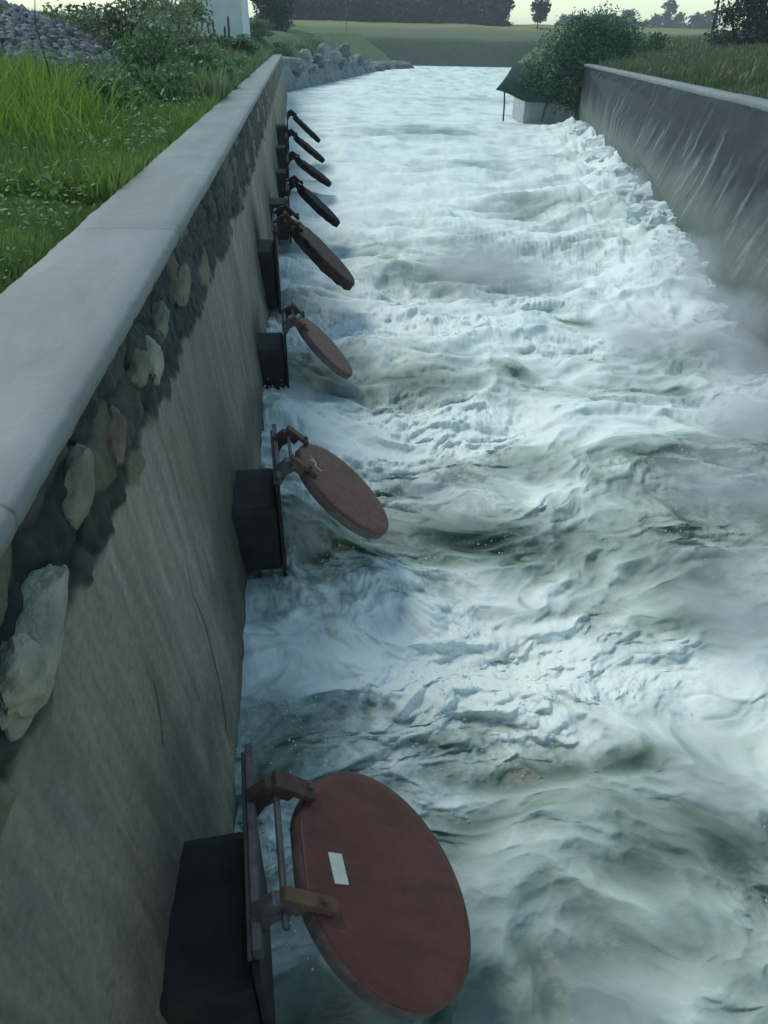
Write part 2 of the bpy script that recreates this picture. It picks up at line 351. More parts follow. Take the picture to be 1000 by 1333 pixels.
# --- right wall
rw = empty('concrete_wall', (0, 0, 0), label='stained concrete channel wall with white lime runs and a grass bank behind', cat='wall')
yr = np.concatenate([np.linspace(-1, 10, 60), np.linspace(10.1, YRE, 160)]); zr = np.linspace(ZR-.10, -.6, 60)
Yr, Zr = np.meshgrid(yr, zr, indexing='ij'); Xr = xr_top(Yr)-RB(Yr)*(ZR-Zr)+.03*fbm(Yr*.7, Zr*.8, 5)+.02*fbm(Yr*3, Zr*1.2, 6)-.04*sstep(.25, .5, fbm(Yr*1.3, Zr*2, 9))*sstep(1.2, .2, ZR-Zr)
gridmesh('wall_face', Xr, Yr, Zr, M_RWALL, rw)
bm = bmesh.new(); tp = []
for y in (-1, YRE-.02): tp.append([bm.verts.new((xr_top(y)+dx, y, z)) for dx, z in ((.05, ZR-.12), (.5, ZR-.12), (.5, -.6), (-RB(y)*3.6+.06, -.6))])
bm.faces.new(tp[0]); bm.faces.new(tp[1][::-1])
for i in range(4): bm.faces.new((tp[0][i], tp[1][i], tp[1][(i+1) % 4], tp[0][(i+1) % 4]))
bmobj('wall_core', bm, M_RWALL, rw)
prof = [(-.03, -.115), (-.045, -.10), (-.045, -.015), (-.03, 0), (.2, .01), (.42, 0), (.44, -.02), (.44, -.2)]
Xc = np.zeros((len(yr), len(prof))); Yc = np.zeros_like(Xc); Zc = np.zeros_like(Xc)
for j, (x, z) in enumerate(prof): Xc[:, j] = xr_top(yr)+x+.012*noise1(yr*1.9, 21); Yc[:, j] = yr; Zc[:, j] = ZR+z+.012*noise1(yr*1.2, 22)
gridmesh('coping', Xc, Yc, Zc, M_COPING, rw, flip=True)

# ------------------------------------------------------------------ water
rows = [.1]
while rows[-1] < 172: rows.append(rows[-1]+1.15*(rows[-1]**2+13)/(3.8*676)+.002)
rows = np.array(rows); nc = 680; u = np.linspace(0, 1, nc)
XL = np.where(rows < YE, -.70, -4.0); XR = xr_top(rows)-RB(rows)*3+.5
Y = np.repeat(rows[:, None], nc, 1); X = XL[:, None]+(XR-XL)[:, None]*(.75*u**1.5+.25*u)[None, :]
dy = np.gradient(rows)[:, None]
def lod(wl): return np.clip(wl/(2.5*dy)-.4, 0, 1)
wx = X+.45*fbm(X*.5, Y*.5, 1, 3); wy = Y+.55*fbm(X*.45+9, Y*.5, 2, 3)
calm = sstep(3, 60, Y)
sw = .26*fbm(wx*.33, wy*.55, 3, 3)*lod(2)
cr = ridge(wx*.55, wy*1.05, 5, 3); sw += .20*(cr-.62)*lod(1)*(1-.6*calm)
active = sstep(-.12, .40, fbm(X*.42+3, Y*.62, 14, 3))*(.55+.45*sstep(20, 8, Y))
def billow(x, y, s, o=3):
    t = 0; a = 1; n = 0
    for i in range(o): t = t+a*np.minimum(1, np.abs(noise(x*2.1**i+i*5.1, y*2.1**i-i*3.3, s+i))*1.9); n += a; a *= .5
    return t/n
ch = ridge(wx*1.5, wy*2.6, 7, 3); tear = sstep(.70, .92, ch)
sw += .085*(ch-.62)*lod(.4)*(.35+.65*active)
bl = billow(wx*2.3, wy*3.0, 9, 4); sw += .075*(bl-.42)*lod(.3)*(1-.6*sstep(10, 30, Y))*(.12+.88*active)
bf = billow(wx*8, wy*10, 19, 3); sw += .020*(bf-.42)*lod(.1)*(.1+.9*active)
Z = sw*1.0
# foam piled along the right wall, and the run-down from the far pool
xb = xr_top(Y)-RB(Y)*ZR
dr = xb-X
pile = np.exp(-(dr/2.0)**2)*sstep(9, 16, Y)*(1-sstep(38, 44, Y))
Z += (.42*pile+.14*np.exp(-(dr/.7)**2))*(.6+.8*billow(X*.8, Y*.45, 41, 3))+pile*.16*(billow(X*1.5, Y*.9, 43, 2)-.4)
Z += .10*sstep(8, 30, Y)*(1-sstep(60, 150, Y))
def blob(px, py, rx, ry, z=.1):
    c = at_z(px, py, z); ex = at_z(px+rx, py, z)-c; ey = at_z(px, py-ry, z)-c
    return np.exp(-(((X-c[0])/max(abs(ex[0]), .05))**2+((Y-c[1])/max(abs(ey[1]), .05))**2)), c
fo = .77+.25*fbm(wx*.55, wy*.9, 15, 4)+.22*(cr-.66)+.30*(ch-.62)*lod(.4)+(.36*(bl-.42)*lod(.3)+.20*(bf-.42)*lod(.1))*(.15+.85*active)
fo += .12*sstep(6, 16, Y)-.10*sstep(2.6, 1.0, Y)
ck = np.abs(noise(wx*1.3+.5*fbm(X*4, Y*5, 92, 3), wy*3.2+.5*fbm(X*4, Y*5, 93, 3), 91)); ckm = sstep(.10, .35, fbm(X*1.1, Y*1.6, 95, 3))
ckd = np.abs(noise(wx*2.1, wy*5.2, 97)); ckm2 = sstep(.05, .3, fbm(X*1.3, Y*2.0, 99, 3))
tears = np.maximum(0*ck, .5*sstep(.13, .0, ckd)*ckm2)*lod(.25)*sstep(1.9, 3.2, Y)
fo -= .42*tears; Z -= .025*tears
for px, py, rx, ry, a in [
    (640, 690, 130, 30, -.52), (880, 680, 150, 50, -.40), (640, 335, 80, 30, -.50), (560, 355, 70, 12, -.3), (750, 415, 28, 7, -.6),
    (880, 595, 110, 20, -.50), (530, 488, 70, 18, -.45), (665, 478, 40, 9, -.55), (630, 585, 80, 20, -.40), (520, 620, 45, 9, -.4),
    (700, 990, 170, 18, -.50), (850, 970, 40, 10, -.2), (590, 950, 50, 14, -.45), (400, 930, 70, 40, -.38), (360, 960, 60, 60, -.25),
    (800, 1130, 260, 90, -.34), (940, 1080, 80, 45, -.28), (760, 1225, 130, 25, -.33), (600, 1060, 120, 25, -.38), (430, 1290, 130, 90, -.5), (640, 1300, 90, 40, -.28),
    (390, 690, 50, 40, -.50), (440, 700, 60, 30, -.35), (420, 470, 40, 20, -.30), (950, 770, 70, 50, -.35), (700, 775, 90, 10, -.35), (850, 800, 60, 10, -.3),
    (850, 500, 60, 12, -.25), (930, 950, 110, 50, -.20), (960, 1240, 90, 70, -.18), (700, 1280, 220, 60, -.14), (800, 900, 120, 20, -.10), (550, 172, 60, 7, -.45), (700, 270, 70, 14, -.35), (480, 320, 60, 10, -.3), (620, 215, 120, 6, -.25), (520, 350, 50, 8, -.3), (640, 130, 90, 4, -.2), (900, 450, 60, 12, -.3), (990, 600, 30, 70, -.3),
    (560, 545, 170, 28, .55), (760, 535, 130, 22, .40), (560, 410, 200, 22, .40), (800, 440, 120, 25, .25), (560, 830, 210, 60, .50), (860, 860, 120, 30, .2), (860, 880, 160, 50, .16), (500, 240, 110, 60, .12), (760, 370, 90, 30, .15), (900, 1270, 120, 50, .08), (340, 800, 30, 60, .12), (680, 1080, 110, 14, .14)]:
    b, c = blob(px, py, rx, ry); fo += a*b*(1+.5*fbm(wx*1.3, wy*2.2, 77, 3))
for (vx, vy, hz_, sx_, sy_) in [(-.35, 4.9, .30, .45, 1.0), (-.35, 8.6, .26, .5, 1.2), (-.3, 11.5, .25, .6, 1.4), (-.4, 2.9, .10, .3, .5)]:
    Z += hz_*np.exp(-((X-vx)/sx_)**2-((Y-vy)/sy_)**2)*(.75+.5*bl)
Z += .12*blob(640, 320, 60, 20)[0]*(.4+bl)
rg = (.22+.75*active)*(1-.35*sstep(20, 80, Y))
push = (.14*(ch-.55)*lod(.4)+.08*(bl-.4)*lod(.3))*(.4+.6*active)*(1-.8*pile)     # crests lean over towards the near end
Yp = Y-push*sstep(.3, 1.2, Y); XW_, YW_, ZW_, AW_ = X, Yp, Z, active*lod(.2)*sstep(.5, .75, bl)
gridmesh('water', X, Yp, Z, M_WATER, None, {'foam': fo, 'rough': rg})
tag(bpy.data.objects['water'], 'foaming white water rushing down the channel', 'water', kind='structure')

oc = np.array([[1, 0, 0], [-1, 0, 0], [0, 1, 0], [0, -1, 0], [0, 0, 1], [0, 0, -1]], float); of = np.array([[0, 2, 4], [2, 1, 4], [1, 3, 4], [3, 0, 4], [2, 0, 5], [1, 2, 5], [3, 1, 5], [0, 3, 5]])
pr_ = (AW_*(YW_ < 25)*(YW_ > .8)*(XW_ < 7)*np.gradient(rows)[:, None]).ravel(); pr_ /= pr_.sum(); nd = 5000; ii = RNG.choice(pr_.size, nd, p=pr_)
base = np.stack([XW_.ravel()[ii], YW_.ravel()[ii], ZW_.ravel()[ii]], 1)+RNG.normal(0, 1, (nd, 3))*np.array([.12, .08, .01]); base[:, 2] += np.abs(RNG.exponential(.035, nd))
sz = RNG.uniform(.0025, .007, nd)*(1+base[:, 1]*.06)
M_DROP = simple('spray_water', (.70, .76, .76), (.8, .85, .85), 3, .3, 0)
o = npmesh('spray_droplets', (base[:, None, :]+oc[None]*sz[:, None, None]*RNG.uniform(.6, 1.5, (nd, 1, 3))).reshape(-1, 3), (of[None]+np.arange(nd)[:, None, None]*6).reshape(-1, 3), M_DROP); tag(o, 'fine white droplets thrown up from the breaking foam', 'spray', kind='stuff')

# ------------------------------------------------------------------ flap valves
def make_valve():
    root = empty('flap_valve', (0, 0, 0))
    # local frame: origin at the middle of the flange, x points out of the wall
    bm = bmesh.new(); add_box(bm, (-.46, -.34, -.36), (-.035, .30, .25)); bmobj('outlet_box', bm, M_DARK, root, bevel=.045)
    bm = bmesh.new(); add_box(bm, (-.033, -.36, -.42), (-.003, .33, .454)); bmobj('seat_plate', bm, M_DARK, root, bevel=.006)
    bm = bmesh.new(); add_box(bm, (-.024, -.33, .455), (.012, .53, .53)); add_box(bm, (-.045, -.33, .455), (-.026, .53, .475)); bmobj('hinge_beam', bm, M_GREYST, root, bevel=.006)
    bm = bmesh.new(); add_tube(bm, [(.10, -.29, .55), (.10, .32, .55)], .014, 10); bmobj('hinge_pin', bm, M_GREYST, root, smooth=True)
    for y, mt in ((.27, M_BROWN), (-.2, M_GREYST)):
        bm = bmesh.new()
        pts = [(-.03, .40), (-.03, .53), (.06, .60), (.14, .59), (.145, .52), (.05, .47), (.01, .40)]
        add = [[bm.verts.new((x, y+s*.03, z)) for x, z in pts] for s in (-1, 1)]
        bm.faces.new(add[0]); bm.faces.new(add[1][::-1])
        for i in range(len(pts)): bm.faces.new((add[0][i], add[1][i], add[1][(i+1) % len(pts)], add[0][(i+1) % len(pts)]))
        bmobj('hinge_bracket', bm, mt, root, bevel=.006)
    # the flap swings about the pin: its own frame has the pin at the origin, s along the plate, t out of its face
    fl = bmesh.new(); n = 72; R = .5; cx = .575; rings = []
    def edge_pt(k, r):
        a = k*2*math.pi/n; s = cx+r*math.cos(a); y = r*math.sin(a)
        return max(s, cx-r*.955), y
    for r, t in ((.0, .030), (.22, .030), (.44, .030), (.488, .028), (.497, .022), (.5, .014), (.5, -.045), (.494, -.052), (.40, -.055), (.39, -.03), (.0, -.03)):
        if r == 0: rings.append([fl.verts.new((cx, 0, t))])
        else: rings.append([fl.verts.new((*edge_pt(k, r), t)) for k in range(n)])
    for a, b in zip(rings, rings[1:]):
        for k in range(n):
            k2 = (k+1) % n
            if len(a) == 1: fl.faces.new((a[0], b[k], b[k2]))
            elif len(b) == 1: fl.faces.new((a[k], b[0], a[k2]))
            else: fl.faces.new((a[k], b[k], b[k2], a[k2]))
    disc = bmobj('flap', fl, M_RED, root, smooth=True)
    disc.data.materials.append(M_RIM)
    for p in disc.data.polygons:
        z = sum(disc.data.vertices[i].co.z for i in p.vertices)/len(p.vertices)
        if z < .012: p.material_index = 1
    arms = []
    for y, mt in ((.27, M_BROWN), (-.2, M_ORANGE)):
        bm = bmesh.new(); hw = .042 if y > 0 else .028
        add_box(bm, (-.045, y-hw, .030), (.17 if y > 0 else .21, y+hw, .062)); add_box(bm, (-.04, y-.02, -.03), (.09, y+.02, .03))
        bmesh.ops.create_cone(bm, cap_ends=True, segments=6, radius1=.018, radius2=.018, depth=.03, matrix=Matrix.Translation((.13, y, .07)))
        a = bmobj('hinge_arm', bm, mt, root, bevel=.005); arms.append(a)
    return root, disc, arms
def pose(root, ang):
    # plate axes: s -> (sin a, 0, -cos a), y -> y, t (outer face) -> (cos a, 0, sin a)
    Mx = Matrix(((math.sin(ang), 0, math.cos(ang), .10), (0, 1, 0, 0), (-math.cos(ang), 0, math.sin(ang), .55), (0, 0, 0, 1)))
    for ch in COL.objects:
        if ch.parent == root and ch.name.split('.')[0] in ('flap', 'hinge_arm'): ch.matrix_local = Mx
proto, pdisc, parms = make_valve()
VALVES = [  # photo pixels of pin and lowest point for the far ones, fitted centre for the near ones
    dict(c=(.23, 1.43, -2.97), a=47.5, sc=1, psi=5, lab='nearest flap valve, broad red brown disc with a cream paper label'),
    dict(c=(.25, 4.68, -3.06), a=46.5, sc=1, psi=3.6, lab='second nearest flap valve, red brown disc with white scratches'),
    dict(c=(.24, 8.47, -3.29), a=43, sc=1, psi=1.9, lab='small brown flap valve just beyond the scratched one'),
    dict(p=(371, 281), q=(462, 371), sc=1.40, lab='largest of the blackened flap valves, hanging edge on with ragged rust'),
    dict(p=(383, 237), q=(443, 292), sc=1.2, lab='rust edged dark flap valve behind the largest blackened one'),
    dict(p=(381, 203), q=(432, 240), sc=1.2, lab='dark flap valve third from the far end of the row'),
    dict(p=(379, 173), q=(423.5, 210), sc=1.2, lab='dark flap valve second from the far end of the row'),
    dict(p=(379, 147), q=(417.5, 184), sc=1.2, lab='farthest black flap valve of the row, against the white water')]
vroots = []
for i, d in enumerate(VALVES):
    o = proto if i == 0 else copy_tree(proto)
    sc = d['sc']
    if 'c' in d:
        ang = math.radians(d['a']); ct = np.array(d['c'])+np.array([0, 0, H])
        pin = ct-np.array([math.sin(ang), 0, -math.cos(ang)])*.575
    else:
        r0 = ray(*d['p']); r1 = ray(*d['q']); y = 1.075*sc/np.linalg.norm(r1/r1[1]-r0/r0[1])
        pin = at_y(*d['p'], y); tip = at_y(*d['q'], y); ang = math.atan2(tip[0]-pin[0], pin[2]-tip[2])
    psi = math.radians(d.get('psi', 1))
    o.rotation_euler = (0, 0, psi); o.scale = (sc,)*3
    o.location = Vector(pin)-Matrix.Rotation(psi, 3, 'Z') @ Vector((.10*sc, 0, .55*sc))
    pose(o, ang); tag(o, d['lab'], 'flap valve', 'flap valves along the channel wall'); vroots.append((o, ang))
    if i >= 3:
        for ch in COL.objects:
            if ch.parent == o and ch.type == 'MESH':
                if i == 3 and ch.name.startswith('flap'):
                    pass
                if ch.name.split('.')[0] in ('flap', 'hinge_arm', 'hinge_bracket'):
                    if ch.name.startswith('flap'): FARFLAP = ch
                    ch.data = ch.data.copy(); ch.data.materials.clear(); ch.data.materials.append(M_RUST if i < 4 else M_BLACK); ch.data.materials.append(M_RUST if i < 5 else M_BLACK)
                    if ch.name.startswith('flap'):     # corroded, ragged rim
                        for vtx in ch.data.vertices:
                            vtx.co.z = vtx.co.z*1.35-.006+.004*math.sin(vtx.co.x*23+vtx.co.y*17)
                            rr_ = math.hypot(vtx.co.x-.575, vtx.co.y); aa = math.atan2(vtx.co.y, vtx.co.x-.575)
                            if rr_ > .43:
                                k = 1-.09*abs(math.sin(aa*9+i))*random.random()-.05*random.random()
                                vtx.co.x = .575+(vtx.co.x-.575)*k; vtx.co.y *= k
def flapof(o): return [c for c in COL.objects if c.parent == o and c.name.split('.')[0] == 'flap'][0]
f1 = flapof(vroots[0][0]); f2 = flapof(vroots[1][0])
# cream label on the first flap
bm = bmesh.new(); add_box(bm, (.225, -.125, .0305), (.30, .0, .0335), Matrix.Rotation(.12, 4, 'Z')); bmobj('paper_label', bm, M_STICK, f1)
# scratches on the second
bm = bmesh.new()
for a, b in (((.17, .02), (.245, .06)), ((.245, .06), (.235, -.02)), ((.235, -.02), (.30, -.03)), ((.19, .10), (.23, .075))):
    a = Vector((*a, .0315)); b = Vector((*b, .0315)); d = (b-a).normalized().cross(Vector((0, 0, 1)))*.006
    q = [bm.verts.new(x) for x in (a-d*.5, a+d*.5, b+d, b-d)]; bm.faces.new(q)
bmobj('scratch', bm, M_WHITE, f2)

# ------------------------------------------------------------------ ground
def shoreL(y): return np.where(y < YE, -1.39, -1.39+np.maximum(0, y-YE-6)*.27)
def hL(x, y):
    s = shoreL(y)-x
    z = ZC-.12+.085*np.minimum(s, 22)+.02*np.maximum(0, np.minimum(y-25, 120))*sstep(0, 10, s)*.55
    z = z+.16*fbm(x*.4, y*.35, 61, 4)*sstep(.2, 2, s)+.04*fbm(x*2, y*2, 62, 3)
    z = z+1.15*np.exp(-(((x+7.6)/2.6)**2+((y-23)/4.)**2))       # low heap of grey rubble soil
    bank = sstep(YE-.5, YE+3, y)
    return np.where(bank > 0, z*(1-bank)+bank*np.minimum(z, -1.2+s*.62+.3*fbm(x*.5, y*.5, 66)), z)
def hR(x, y):
    s = x-(xr_top(y)+.40)
    z = ZR-.10+.05*np.minimum(s, 40)+.10*fbm(x*.35, y*.3, 64, 4)*sstep(.1, 2, s)+.02*np.maximum(0, y-20)*sstep(0, 12, s)*.5
    bank = sstep(YRE-.3, YRE+3, y)
    return z*(1-bank)+bank*np.minimum(z, -1.2+(s+2.6)*.75+.3*fbm(x*.5, y*.5, 67))
gs = np.concatenate([np.linspace(0, 8, 55), np.geomspace(8.4, 160, 45)]); gy = np.concatenate([np.linspace(-4, 30, 150), np.linspace(30.5, YE, 60), np.linspace(YE+.5, 156, 70)])
Yg, Sg = np.meshgrid(gy, gs, indexing='ij'); Xg = shoreL(Yg)-Sg
o = gridmesh('left_bank', Xg, Yg, hL(Xg, Yg), M_TURF); tag(o, kind='structure')
Xg = xr_top(Yg)+.40+np.where(Yg > YRE, -2.6*sstep(YRE, YRE+3, Yg), 0)+Sg
o = gridmesh('right_bank', Xg, Yg, hR(Xg, Yg), M_TURF2, flip=True); tag(o, kind='structure')
xs = np.concatenate([-np.geomspace(1500, 40, 40), np.linspace(-38, 110, 90), np.geomspace(112, 1500, 40)]); fy = np.concatenate([np.linspace(149, 240, 90), np.geomspace(245, 3000, 30)])
Yf, Xf = np.meshgrid(fy, xs, indexing='ij')
def hF(x, y): return np.interp(y, [149, 153, 161, 166, 225, 240, 600, 3000], [-1, .15, 4.2, 4.6, 8.2, 7.5, 7, 6])+.35*fbm(x*.06, y*.06, 71, 4)*sstep(150, 160, y)
o = gridmesh('far_levee', Xf, Yf, hF(Xf, Yf), M_LEVEE, flip=True); tag(o, kind='structure')

# blades of grass
def blades(pts, hgt, wid, tone, lean=.5):
    n = len(pts); a = RNG.uniform(0, 2*math.pi, n); d = np.stack([np.cos(a), np.sin(a), np.zeros(n)], 1)*wid[:, None]
    b = RNG.uniform(0, 2*math.pi, n); ln = np.stack([np.cos(b), np.sin(b), np.zeros(n)], 1)*(hgt*RNG.uniform(.1, lean, n))[:, None]
    up = np.array([0, 0, 1.])*hgt[:, None]
    base = pts-np.array([0, 0, .02])
    V = np.stack([base-d, base+d, base+up*.6+ln*.45+d*.7, base+up+ln*1.2, base+up*.6+ln*.45-d*.7], 1).reshape(-1, 3)
    i = np.arange(n)*5
    T = np.concatenate([np.stack([i, i+1, i+2], 1), np.stack([i, i+2, i+4], 1), np.stack([i+4, i+2, i+3], 1)])
    return V, T, np.repeat(tone, 5, 0)
def scatter(n, fs, fh, ycut):
    y0, y1, s1 = ycut; y = y0*(y1/y0)**RNG.random(n); s = s1*RNG.random(n)**1.3*(y/y1)**.6+.03
    x = fs(y, s); return x, y, fh(x, y)
def grass(name, layers, lab):
    Vs = []; Ts = []; Cs = []; off = 0
    for (n, fs, fh, rng_, h0, w0, cA, cB, seed) in layers:
        x, y, z = scatter(n, fs, fh, rng_); k = .5+.9*fbm(x*.45, y*.3, seed, 4); keep = RNG.random(n) < np.clip(.35+k, 0, 1); x, y, z, k = x[keep], y[keep], z[keep], k[keep]
        hp = np.exp(-(((x+7.6)/3.2)**2+((y-22)/5.)**2))*(h0 > .2) if fs is fl_ else 0
        hh = h0*(1-.97*np.minimum(1, hp*2.2))*RNG.uniform(.5, 1.3, len(x))*(.55+.8*np.clip(k, 0, 1)); ww = w0*RNG.uniform(.6, 1.3, len(x))
        t = np.clip(k+RNG.normal(0, .25, len(x)), 0, 1)[:, None]; col = np.array(cA)*(1-t)+np.array(cB)*t
        dry = RNG.random(len(x)) < .06; col[dry] = np.array([.16, .15, .07])
        V, T, C = blades(np.stack([x, y, z], 1), hh, ww, col); Vs.append(V); Ts.append(T+off); Cs.append(C); off += len(V)
    o = npmesh(name, np.concatenate(Vs), np.concatenate(Ts), M_GRASS, None, {'tone': np.concatenate(Cs)}, smooth=False)
    tag(o, lab, 'grass', kind='stuff')
fl_ = lambda y, s: -1.40-s*1.0
fr_ = lambda y, s: xr_top(y)+.44+s
G0, G1, G2 = (.11, .18, .05), (.23, .35, .07), (.30, .44, .06)
grass('grass', [(60000, fl_, hL, (2.6, 9, 5), .10, .0045, G0, (.22, .34, .09), 5), (60000, fl_, hL, (6, 22, 11), .22, .010, (.12, .21, .06), G1, 8),
                (45000, fl_, hL, (15, 75, 26), .45, .03, (.11, .18, .08), (.20, .27, .12), 9)], 'dense green grass covering the left bank')
grass('grass', [(45000, fr_, hR, (9, 48, 22), .13, .012, (.085, .125, .06), (.16, .20, .09), 19), (25000, fr_, hR, (20, 120, 60), .3, .05, (.09, .13, .065), (.15, .185, .09), 29)], 'dull green grass covering the right bank')
# lush bright tussocks on the left bank
def leafquads(P, size, tone, flat=.35):
    n = len(P); nrm = RNG.normal(size=(n, 3)); nrm[:, 2] = np.abs(nrm[:, 2])+flat; nrm /= np.linalg.norm(nrm, axis=1)[:, None]
    r = RNG.normal(size=(n, 3)); a = np.cross(nrm, r); a /= np.linalg.norm(a, axis=1)[:, None]; b = np.cross(nrm, a)
    a *= (size*1.0)[:, None]; b *= (size*.45)[:, None]
    V = np.stack([P-a, P-a*.1+b, P+a, P-a*.1-b], 1).reshape(-1, 3); i = np.arange(n)*4
    return V, np.stack([i, i+1, i+2, i+3], 1), np.repeat(tone, 4, 0)
def foliage(name, clumps, nleaf, size, cA, cB, parent, drop=0):
    """leaves gathered in shells of several clumps: clumps = [(centre, radii)]"""
    Ps = []; Ts = []
    tot = sum(c[1][0]*c[1][1] for c in clumps)
    for c, r in clumps:
        n = max(20, int(nleaf*r[0]*r[1]/tot)); q = RNG.normal(size=(n, 3)); q /= np.linalg.norm(q, axis=1)[:, None]
        q *= (RNG.random(n)**.45)[:, None]; q *= (1+.35*fbm(q[:, 0]*2.2+c[0], q[:, 1]*2.2+q[:, 2]*1.7, 3, 3))[:, None]
        P = np.array(c)+q*np.array(r); P[:, 2] -= drop*RNG.random(n)**2
        Ps.append(P); t = np.clip(RNG.random()*.6+RNG.normal(.2, .22, n), 0, 1)[:, None]; Ts.append(np.array(cA)*(1-t)+np.array(cB)*t)
    P = np.concatenate(Ps); V, T, C = leafquads(P, size*RNG.uniform(.6, 1.3, len(P)), np.concatenate(Ts))
    return npmesh(name, V, T, M_LEAF, parent, {'tone': C}, smooth=False)
def tree(loc, h, cr, nl, size, cA, cB, lab, group=None, name='broadleaf_tree', trunk=.3, cat='tree', conical=False):
    r = empty(name, loc, label=lab, cat=cat, group=group)
    bm = bmesh.new(); b0 = h*trunk; top = (random.uniform(-.3, .3), random.uniform(-.3, .3), h*.85); mid = (top[0]*.3, top[1]*.3, b0)
    add_tube(bm, [(0, 0, -.4), mid, top], [h*.022, h*.017, h*.004], 8); cl = []
    for k in range(9):
        a = random.uniform(0, 6.28); f = random.uniform(0, 1); zc = b0+(h-b0)*(.12+.8*f); rad = cr*(math.sqrt(max(.05, 1-(f*1.6-.6)**2)) if not conical else (1.05-f))
        e = (math.cos(a)*rad*.6, math.sin(a)*rad*.6, zc); add_tube(bm, [(mid[0], mid[1], b0+(zc-b0)*.45), ((e[0])*.6, e[1]*.6, zc-.1*h), e], [h*.008, h*.006, h*.002], 6)
        cl.append((e, (cr*random.uniform(.35, .6), cr*random.uniform(.35, .6), h*random.uniform(.09, .17))))
    cl.append(((top[0], top[1], h*.86), (cr*.45, cr*.45, h*.14))); cl.append(((0, 0, b0+(h-b0)*.5), (cr*.6, cr*.6, h*.25)))
    bmobj('trunk', bm, M_BARK, r, smooth=True); foliage('crown', cl, nl, size, cA, cB, r); return r
def shrub(loc, h, rad, nl, size, cA, cB, lab, group=None, name='shrub', cat='shrub', nst=6):
    r = empty(name, loc, label=lab, cat=cat, group=group); bm = bmesh.new(); cl = []
    for k in range(nst):
        a = random.uniform(0, 6.28); q = random.uniform(.2, .9)*rad; e = (math.cos(a)*q, math.sin(a)*q, h*random.uniform(.45, .9))
        add_tube(bm, [(e[0]*.1, e[1]*.1, -.1), (e[0]*.5, e[1]*.5, e[2]*.6), e], [.022*h, .014*h, .005*h], 5)
        cl.append((e, (rad*random.uniform(.3, .5), rad*random.uniform(.3, .5), h*random.uniform(.14, .26))))
    cl.append(((0, 0, h*.35), (rad*.7, rad*.7, h*.3))); cl.append(((0, 0, h*.12), (rad*.95, rad*.95, h*.16)))
    bmobj('stem', bm, M_BARK, r, smooth=True); foliage('foliage', cl, nl, size, cA, cB, r); return r
def onL(px, py, y):
    p = at_y(px, py, y); return (p[0], y, float(hL(np.array([p[0]]), np.array([y]))[0]))
def onR(px, py, y):
    p = at_y(px, py, y); return (p[0], y, float(hR(np.array([p[0]]), np.array([y]))[0]))
def onF(px, y):
    p = at_y(px, 30, y); return (p[0], y, float(hF(np.array([p[0]]), np.array([y]))[0]))
# tussocks of tall bright grass
for px, y, hh, n, lab in [(20, 8.5, .6, 420, 'bright green tussock of tall grass nearest the left edge'), (75, 10.5, .55, 520, 'tall yellow green grass tussock below the grey heap'), (35, 13, .8, 520, 'broad bright grass tussock at the left edge, higher up'),
                          (120, 13, .5, 420, 'bright grass tussock at the foot of the grey heap'), (8, 10.3, .75, 420, 'leftmost bright grass tussock cut by the frame'), (165, 15, .5, 380, 'mid green grass tussock in front of the shrubs'), (90, 8.6, .3, 300, 'low grass tussock near the wall coping')]:
    c = np.array(onL(px, 100, y)); q = RNG.normal(size=(n, 2))*hh*.62; x = c[0]+q[:, 0]; yy = c[1]+q[:, 1]*1.2; z = hL(x, yy)
    m_ = (x < -1.62) & (np.abs(q).max(1) < hh*1.4); x, yy, z = x[m_], yy[m_], z[m_]; n = len(x)
    t = RNG.random(n)[:, None]; col = np.array((.08, .18, .03))*(1-t)+np.array(G2)*t
    V, T, C = blades(np.stack([x, yy, z], 1)-c, hh*RNG.uniform(.4, 1.05, n), .011*RNG.uniform(.6, 1.3, n), col, .7)
    o = npmesh('grass_tussock', V, T, M_GRASS, None, {'tone': C}, smooth=False); o.location = c; tag(o, lab, 'grass', 'bright grass tussocks on the left bank')
D0, D1, D2 = (.05, .115, .045), (.12, .22, .085), (.21, .30, .14)
for px, y, h, rad, nl, cA, cB, lab in [
    (190, 17, 1.2, 1.0, 1700, D0, D1, 'dark rounded shrub in the middle of the left bank'), (235, 22, 1.7, 1.5, 1900, (.13, .18, .10), (.24, .30, .18), 'grey green loose shrub behind the dark rounded one'),
    (262, 19, .85, .8, 1300, D0, D1, 'small dark bush close to the coping'), (285, 25, .9, 1.0, 1500, D1, D2, 'leafy bush beside the far part of the wall'), (218, 31, 2.3, 1.7, 2400, (.08, .12, .06), D2, 'tall shrub standing left of the pale building'),
    (160, 24, 1.8, 1.3, 1600, (.08, .12, .07), (.17, .22, .13), 'bushy weed growing at the right end of the grey heap'), (262, 38, 1.0, 1.3, 1700, D0, D1, 'dark bush at the foot of the pale building'), (304, 44, 1.0, 1.5, 1600, D0, D1, 'dark bush below the white pole'),
    (112, 32, 1.6, 1.4, 1500, (.03, .05, .03), D2, 'tall weed bush on the skyline above the grey heap'), (130, 11.5, .6, .55, 900, D0, D1, 'low dark weed near the middle of the coping'), (210, 13.5, .75, .6, 900, D0, D1, 'low spreading weed against the coping edge')]:
    shrub(onL(px, 60, y), h, rad, nl, .028+.0024*y, cA, cB, lab, 'shrubs and weeds on the left bank')
for px, y, h, lab in [(62, 12, 1.5, 'thin dead stalk standing in the bright grass')]:
    bm = bmesh.new(); c = onL(px, 100, y); pts = [(0, 0, -.1), (.03, .02, h*.4), (-.02, .05, h*.75), (.09, 0, h)]; add_tube(bm, pts, [.018, .014, .010, .004], 6); add_tube(bm, [(.0, .03, h*.55), (-.16, .05, h*.8)], [.008, .003], 5)
    o = bmobj('dead_stalk', bm, M_WOOD); o.location = c; tag(o, lab, 'plant')
